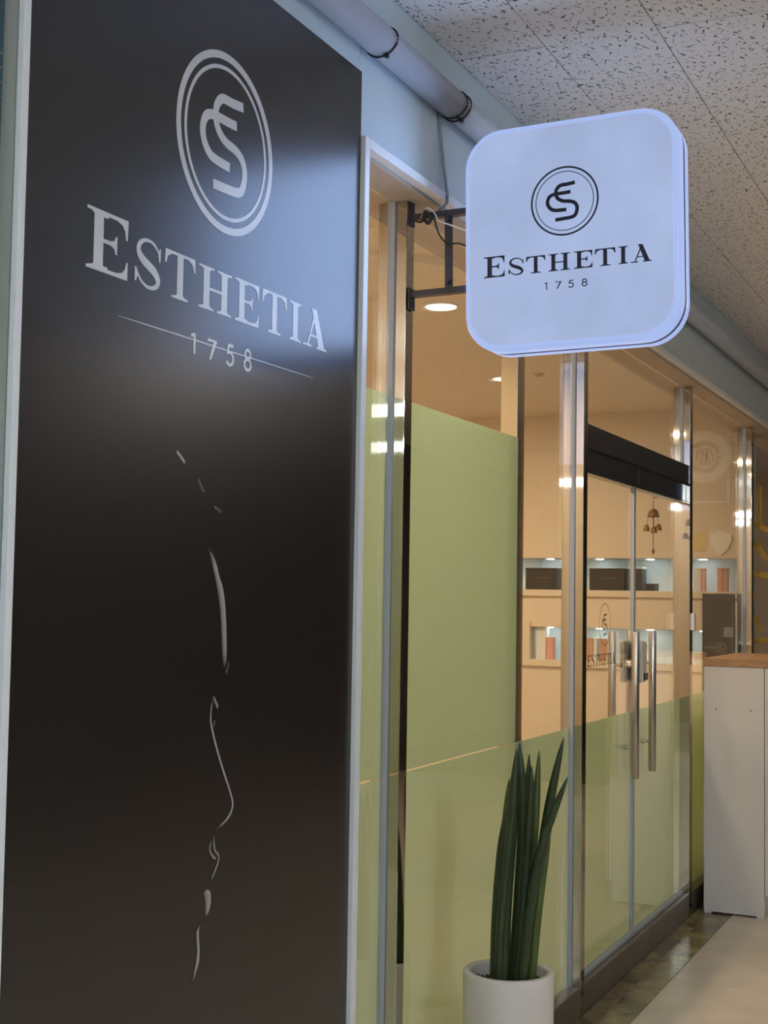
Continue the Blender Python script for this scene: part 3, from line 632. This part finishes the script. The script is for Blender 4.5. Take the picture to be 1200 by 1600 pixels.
tag(obj('wall_neighbour', box(-4.6, -4.5, 8.85, 16.4, 0, 2.70), M['wallwarm']), 'cream wall of the room beyond the shop back wall', 'wall', kind='structure').name = 'wall_far_side'
tag(obj('wall_end', box(-4.5, -1.565, 13.0, 13.1, 0, 2.70), M['wallwarm']), 'cream end wall of the room beyond the last steel post', 'wall', kind='structure')

fw_ = lambda u, v, t: (u, BY-.0003-t, v)
wd = thing('wall_badge', 'pale round badge with bars inside a thin square frame on the back wall', 'badge', (-1.78, BY, 2.45))  # badge modelled on the wall in place of a reflection in the window
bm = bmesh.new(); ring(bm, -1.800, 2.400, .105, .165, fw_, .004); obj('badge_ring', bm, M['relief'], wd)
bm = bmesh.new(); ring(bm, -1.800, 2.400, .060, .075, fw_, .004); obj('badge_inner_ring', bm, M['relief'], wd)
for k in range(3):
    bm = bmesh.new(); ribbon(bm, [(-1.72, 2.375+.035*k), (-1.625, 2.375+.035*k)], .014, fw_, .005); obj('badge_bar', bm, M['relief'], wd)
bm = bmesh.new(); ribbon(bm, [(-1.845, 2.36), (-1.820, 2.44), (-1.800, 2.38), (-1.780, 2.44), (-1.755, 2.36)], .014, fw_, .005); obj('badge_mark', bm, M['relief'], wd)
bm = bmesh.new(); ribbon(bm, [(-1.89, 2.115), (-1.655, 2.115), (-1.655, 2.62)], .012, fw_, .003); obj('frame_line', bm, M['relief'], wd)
ws = thing('wall_shield', 'pale shield shaped plaque on the back wall above the upper niche', 'plaque', (-1.70, BY, 1.86))  # shield-shaped window reflection built as a raised piece
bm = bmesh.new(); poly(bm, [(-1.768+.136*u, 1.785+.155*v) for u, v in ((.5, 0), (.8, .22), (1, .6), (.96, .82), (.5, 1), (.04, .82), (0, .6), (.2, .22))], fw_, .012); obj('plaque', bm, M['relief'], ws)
wy = thing('wall_label', 'small yellow square label on the back wall beside the pale shield', 'label', (-1.83, BY, 1.86))  # yellow window reflection built as a flat square
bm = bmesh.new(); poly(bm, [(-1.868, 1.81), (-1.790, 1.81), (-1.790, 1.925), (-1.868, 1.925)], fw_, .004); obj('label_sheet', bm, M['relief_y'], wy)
# boxes in the niches
def carton(name, x0, x1, z0, z1, dep, m, lab, front=None, deco=None, y=None):
    y0 = BY+.03 if y is None else y
    t = thing(name, lab, 'box', ((x0+x1)/2, y0+dep/2, z0), 'product boxes in the shop niches')
    obj('body', box(x0, x1, y0, y0+dep, z0, z1-.012, .0015), M[m], t)
    obj('lid', box(x0-.0015, x1+.0015, y0-.0015, y0+dep+.0015, z1-.0115, z1, .0015), M[front or m], t)
    if deco:
        bm = bmesh.new(); zc = z0+(z1-z0)*.55; w = (x1-x0)
        for k in range(9): bx(bm, x0+w*(.38+.05*k), x0+w*(.38+.05*k+.022), y0-.0032, y0-.0002, zc-.004, zc+.004*(1 if k % 2 else .5))
        obj('printed_name', bm, M[deco], t)
    return t
z1_, z2_ = 1.5582, 1.1022
carton('gift_box', -2.985, -2.773, z1_, z1_+.142, .12, 'boxdark', 'charcoal gift box at the left of the upper niche', deco='gold')
carton('gift_box', -2.550, -2.318, z1_, z1_+.142, .12, 'boxdark', 'wide charcoal gift box in the upper niche, seen through the left door', deco='gold')
carton('gift_box', -2.290, -2.205, z1_, z1_+.152, .11, 'boxdark', 'narrow charcoal box behind the door gap in the upper niche', front='boxwhite')
carton('small_box', -2.182, -2.112, z1_, z1_+.046, .06, 'boxdark', 'small low charcoal box in the upper niche behind the right door')
carton('tall_box', -1.875, -1.832, z1_, z1_+.148, .05, 'boxwhite', 'tall white carton in the upper niche just right of the door post', y=BY+.03)
carton('tall_box', -1.830, -1.806, z1_, z1_+.146, .05, 'boxpink', 'slim pink carton beside the white carton in the upper niche')
carton('tall_box', -1.730, -1.700, z1_, z1_+.148, .05, 'boxpink', 'pink carton near the right end of the upper niche')
carton('tall_box', -1.698, -1.668, z1_, z1_+.146, .05, 'boxpeach', 'peach carton at the right end of the upper niche')
carton('tall_box', -2.905, -2.842, z2_, z2_+.212, .07, 'boxwhite', 'tall white carton at the left end of the lower niche')
carton('tall_box', -2.838, -2.792, z2_, z2_+.146, .05, 'boxpink', 'short pink carton beside the tall white one in the lower niche')
carton('tall_box', -2.575, -2.525, z2_, z2_+.148, .05, 'boxpeach', 'peach carton left in the lower niche behind the left door')
carton('tall_box', -2.522, -2.495, z2_, z2_+.150, .05, 'boxwhite', 'slim white carton between two peach cartons in the lower niche')
carton('tall_box', -2.480, -2.432, z2_, z2_+.146, .05, 'boxpeach', 'peach carton right in the lower niche behind the left door')
carton('tall_box', -2.429, -2.400, z2_, z2_+.148, .05, 'boxwhite', 'slim white carton beside the right peach carton in the lower niche')
carton('small_box', -1.872, -1.815, z2_, z2_+.075, .06, 'boxwhite', 'low white carton at the right end of the lower niche')

ds = thing('display_board', 'dark standing board with round emblem behind the window right of the doors', 'board', (-1.64, 8.2, 0))  # board built in place of a dark reflection in the pane
obj('board', box(-1.733, -1.545, 8.2, 8.23, .03, 1.545, .003), M['panelblack'], ds)
obj('foot', box(-1.76, -1.53, 8.12, 8.32, 0, .0295, .003), M['panelblack'], ds)
fb = lambda u, v, t: (u, 8.1996-t, v)
bm = bmesh.new(); ring(bm, -1.624, 1.227, .028, .033, fb, .0005, 36); mono(bm, -1.624, 1.227, .030, .12, fb, .0006); obj('emblem', bm, M['printgrey'], ds)
bm = bmesh.new(); poly(bm, [(-1.605, 1.290), (-1.550, 1.290), (-1.550, 1.348), (-1.605, 1.348)], fb, .001); obj('pale_label', bm, M['printgrey'], ds)
bm = bmesh.new()
for k in range(4): ribbon(bm, [(-1.712+.014*k, 1.222), (-1.704+.014*k, 1.232)], .006, fb, .0005)
obj('small_print', bm, M['printgrey'], ds)

# wind chime behind the right door
wc = thing('wind_chime', 'hanging chime of small brass bells behind the right glass door', 'chime', (-1.545, 6.262, 1.985))
cx, cy = -1.548, 6.262
bm = bmesh.new(); tube(bm, spline([(cx+.003, cy+.07, 1.975), (cx, cy+.03, 1.972), (cx, cy, 1.958), (cx, cy, 1.735)], 6), .0016, 6); obj('cord', bm, M['cord'], wc)
def bell(x, y, z, r, hh):
    bm = bmesh.new(); lathe(bm, [(.001, z), (r*.35, z-.02*hh), (r*.62, z-.18*hh), (r*.80, z-.45*hh), (r*.88, z-.75*hh), (r, z-.95*hh), (r*.98, z-hh), (r*.86, z-.97*hh), (r*.7, z-.5*hh), (.001, z-.2*hh)], x, y, 20); obj('bell', bm, M['brass'], wc)
bell(cx, cy, 1.921, .029, .038)
for dx, dz in ((-.031, -.004), (.003, -.012), (.024, 0)):
    bell(cx+dx*.95, cy+dx*.3, 1.852+dz, .0155, .030)
    bm = bmesh.new(); tube(bm, [(cx+dx*.7, cy+dx*.2, 1.89), (cx+dx*.95, cy+dx*.3, 1.85+dz)], .001, 5); obj('cord', bm, M['cord'], wc)
bm = bmesh.new(); lathe(bm, [(.0008, 1.742), (.006, 1.730), (.0075, 1.722), (.004, 1.714), (.0006, 1.708)], cx, cy, 10); obj('pendant', bm, M['brass'], wc)

# ------------------------------------------------------------------ potted plant
cx, cy, pr, pz = -1.289, 3.615, .124, .486
pl = thing('potted_snake_plant', 'upright spear leaved snake plant in a round white pot before the frosted window', 'plant', (cx, cy, 0))
bm = bmesh.new(); rg = lathe(bm, [(pr*.90, 0), (pr*.93, .004), (pr*.985, .15), (pr, pz-.006), (pr-.003, pz), (pr-.019, pz), (pr-.022, pz-.004), (pr-.024, pz-.06), (pr-.026, pz-.07)], cx, cy, 64)
bm.faces.new(rg[0][::-1]); bm.faces.new(rg[-1]); obj('pot', bm, M['pot'], pl)
bm = bmesh.new(); bmesh.ops.create_grid(bm, x_segments=26, y_segments=26, size=pr-.027)
for v in list(bm.verts):
    r = v.co.length
    if r > pr-.026: bm.verts.remove(v)
for v in bm.verts: v.co = Vector((cx+v.co.x, cy+v.co.y, pz-.034+random.uniform(-.006, .006)))
obj('soil', bm, M['soil'], pl)
bm = bmesh.new()
for k in range(26):
    a = random.uniform(0, 2*PI); r = random.uniform(.05, .095)
    mtx = Matrix.Translation((cx+r*math.cos(a), cy+r*math.sin(a), pz-.026)) @ Matrix.Rotation(random.uniform(0, 6), 4, 'Z') @ Matrix.Rotation(random.uniform(-.5, .5), 4, 'X') @ Matrix.Diagonal((.012, .006, .004, 1))
    bmesh.ops.create_cube(bm, size=1, matrix=mtx)
o = obj('bark_chips', bm, M['soil'], pl); o['kind'] = 'stuff'
LEAVES = [
    ([(-1.3167, 3.66, 0.4208), (-1.3231, 3.66, 0.673), (-1.3175, 3.66, 0.8492), (-1.3078, 3.66, 0.9982)], 0.0125, 'leaf2'),
    ([(-1.321, 3.595, 0.4363), (-1.3174, 3.595, 0.6169), (-1.3047, 3.595, 0.808), (-1.2875, 3.595, 0.9392)], 0.0135, 'leaf'),
    ([(-1.2879, 3.57, 0.4418), (-1.2829, 3.57, 0.66), (-1.2671, 3.57, 0.9011), (-1.2553, 3.57, 1.0911)], 0.015, 'leaf'),
    ([(-1.2783, 3.615, 0.4319), (-1.2588, 3.615, 0.6882), (-1.2516, 3.615, 0.8961), (-1.2629, 3.615, 1.1022)], 0.015, 'leaf'),
    ([(-1.2667, 3.645, 0.4312), (-1.2633, 3.645, 0.6474), (-1.2527, 3.645, 0.8918), (-1.2451, 3.645, 1.069)], 0.012, 'leaf'),
    ([(-1.2567, 3.585, 0.4422), (-1.237, 3.585, 0.6621), (-1.2228, 3.585, 0.8855), (-1.217, 3.585, 1.0456)], 0.012, 'leaf'),
    ([(-1.2505, 3.63, 0.437), (-1.2415, 3.63, 0.6527), (-1.2234, 3.63, 0.879), (-1.2115, 3.63, 1.083)], 0.0125, 'leaf2'),
    ([(-1.2426, 3.65, 0.4331), (-1.2229, 3.65, 0.6854), (-1.1883, 3.65, 0.9311), (-1.1487, 3.65, 1.1197)], 0.013, 'leaf'),
    ([(-1.2351, 3.57, 0.4454), (-1.2138, 3.57, 0.6675), (-1.1741, 3.57, 0.8578), (-1.1112, 3.57, 1.0253)], 0.0125, 'leaf'),
    ([(-1.2218, 3.605, 0.447), (-1.2072, 3.605, 0.6273), (-1.1903, 3.605, 0.7655), (-1.1697, 3.605, 0.8956)], 0.0125, 'leaf2'),
    ([(-1.297, 3.56, 0.4397), (-1.2916, 3.56, 0.61), (-1.2769, 3.56, 0.7819), (-1.2584, 3.56, 0.9374)], 0.013, 'leaf')]
for pts, rm, mm in LEAVES:
    bm = bmesh.new(); P = spline(pts, 8); n = len(P)
    rs = []
    for i in range(n):
        t = i/(n-1); r = 1.08*rm*(.92+.12*math.sin(PI*min(1, t*1.3)))
        if t > .66: r *= max(.10, 1-((t-.66)/.34)**2.0*.92)
        rs.append(r)
    tube(bm, P, rs, 12); obj('leaf', bm, M[mm], pl)

# ------------------------------------------------------------------ cabinet
cb = thing('storage_cabinet', 'tall white cabinet with wooden top standing against the shopfront', 'cabinet', (-1.28, 7.2, 0))
ca, cbx, cy0, cy1 = -1.4205, -1.1350, 6.77, 7.60
bm = box(ca, cbx, cy0, cy0+.018, .008, 1.184, .001)
obj('side_panel', bm, M['cab'], cb)
obj('side_panel', box(ca, cbx, cy1-.018, cy1, .008, 1.184, .001), M['cab'], cb)
obj('back_panel', box(ca, ca+.012, cy0+.0185, cy1-.0185, .008, 1.184), M['cab'], cb)
obj('plinth', box(cbx-.03, cbx-.012, cy0+.0185, cy1-.0185, 0, .100), M['cab'], cb)
obj('base_shelf', box(ca+.013, cbx-.002, cy0+.0185, cy1-.0185, .101, .119), M['cab'], cb)
obj('wooden_top', box(ca-.004, cbx+.024, cy0-.008, cy1+.005, 1.1845, 1.222, .002), M['wood'], cb)
for k in range(2):
    ya = cy0+.002+k*(cy1-cy0-.002)/2; yb = ya+(cy1-cy0)/2-.004
    dr = obj('cabinet_door', box(cbx+.003, cbx+.020, ya, yb, .105, 1.182, .0015), M['cab'], cb)
    bm = bmesh.new(); yy = yb-.04 if k == 0 else ya+.04
    tube(bm, [(cbx+.020, yy, .70), (cbx+.042, yy, .70), (cbx+.045, yy, .703), (cbx+.045, yy, .827), (cbx+.042, yy, .83), (cbx+.020, yy, .83)], .005, 8); o = obj('door_handle', bm, M['steel_b'], dr); o.location = (0, 0, 0)
for xx in (-1.362, -1.196):
    bm = bmesh.new(); bmesh.ops.create_cone(bm, cap_ends=True, segments=14, radius1=.004, radius2=.003, depth=.0016, matrix=Matrix.Translation((xx, cy0-.0006, .976)) @ Matrix.Rotation(PI/2, 4, 'X')); obj('screw_cap', bm, M['screw'], cb)
for xx in (ca+.025, cbx-.015):
    for yy in (cy0+.009, cy1-.009):
        obj('foot', box(xx-.022, xx+.012, yy-.008, yy+.008, 0, .0078), M['cab'], cb)

# ------------------------------------------------------------------ corridor surroundings (behind and beside the camera)
tag(obj('wall_right', box(2.5, 2.6, -3.6, 17, 0, 3.0), M['wall_far']), 'brown grey wall on the opposite side of the corridor', 'wall', kind='structure')
tag(obj('wall_corridor_end', box(-1.4, 2.5, 16.5, 16.6, 0, 3.0), M['wall_far']), 'brown grey wall closing the far end of the corridor', 'wall', kind='structure').name = 'wall_rear'
tag(obj('wall_entrance', box(-1.4, 2.5, -3.7, -3.6, 0, 3.0), M['wall_far']), 'brown grey wall closing the corridor behind the viewer', 'wall', kind='structure')
for x, y, lab in ((.2, -.7, 'pendant linear light just behind the viewer'), (1.0, -2.5, 'pendant linear light near the entrance wall behind the viewer'), (1.9, 2.6, 'pendant linear light at the right side of the corridor')):  # made-up fixtures out of view, added to brighten ceiling and walls
    t = thing('pendant_light', lab, 'light', (x, y, CZ))
    obj('diffuser', box(x-.6, x+.6, y-.045, y+.045, 2.55, 2.61, .004), M['led_cool'], t)
    obj('end_cap', box(x-.612, x-.6005, y-.047, y+.047, 2.548, 2.612), M['trim'], t); obj('end_cap', box(x+.6005, x+.612, y-.047, y+.047, 2.548, 2.612), M['trim'], t)
    for dx in (-.5, .5):
        bm = bmesh.new(); tube(bm, [(x+dx, y, 2.611), (x+dx, y, CZ-.001)], .002, 6); obj('suspension_wire', bm, M['chrome'], t)
for x, y, lab in ((2.15, 7.6, 'warm flush ceiling panel at the right side farther along the corridor'),):  # unseen panel added to brighten the cabinet and bulkhead
    t = thing('ceiling_panel_light', lab, 'light', (x, y, CZ))
    obj('diffuser', box(x-.14, x+.14, y-.58, y+.58, CZ-.006, CZ-.0005), M['led_warm'], t)
    bm = bmesh.new(); bx(bm, x-.152, x-.1405, y-.592, y+.592, CZ-.01, CZ-.0003); bx(bm, x+.1405, x+.152, y-.592, y+.592, CZ-.01, CZ-.0003); bx(bm, x-.14, x+.14, y-.592, y-.5805, CZ-.01, CZ-.0003); bx(bm, x-.14, x+.14, y+.5805, y+.592, CZ-.01, CZ-.0003)
    obj('frame', bm, M['trim'], t)
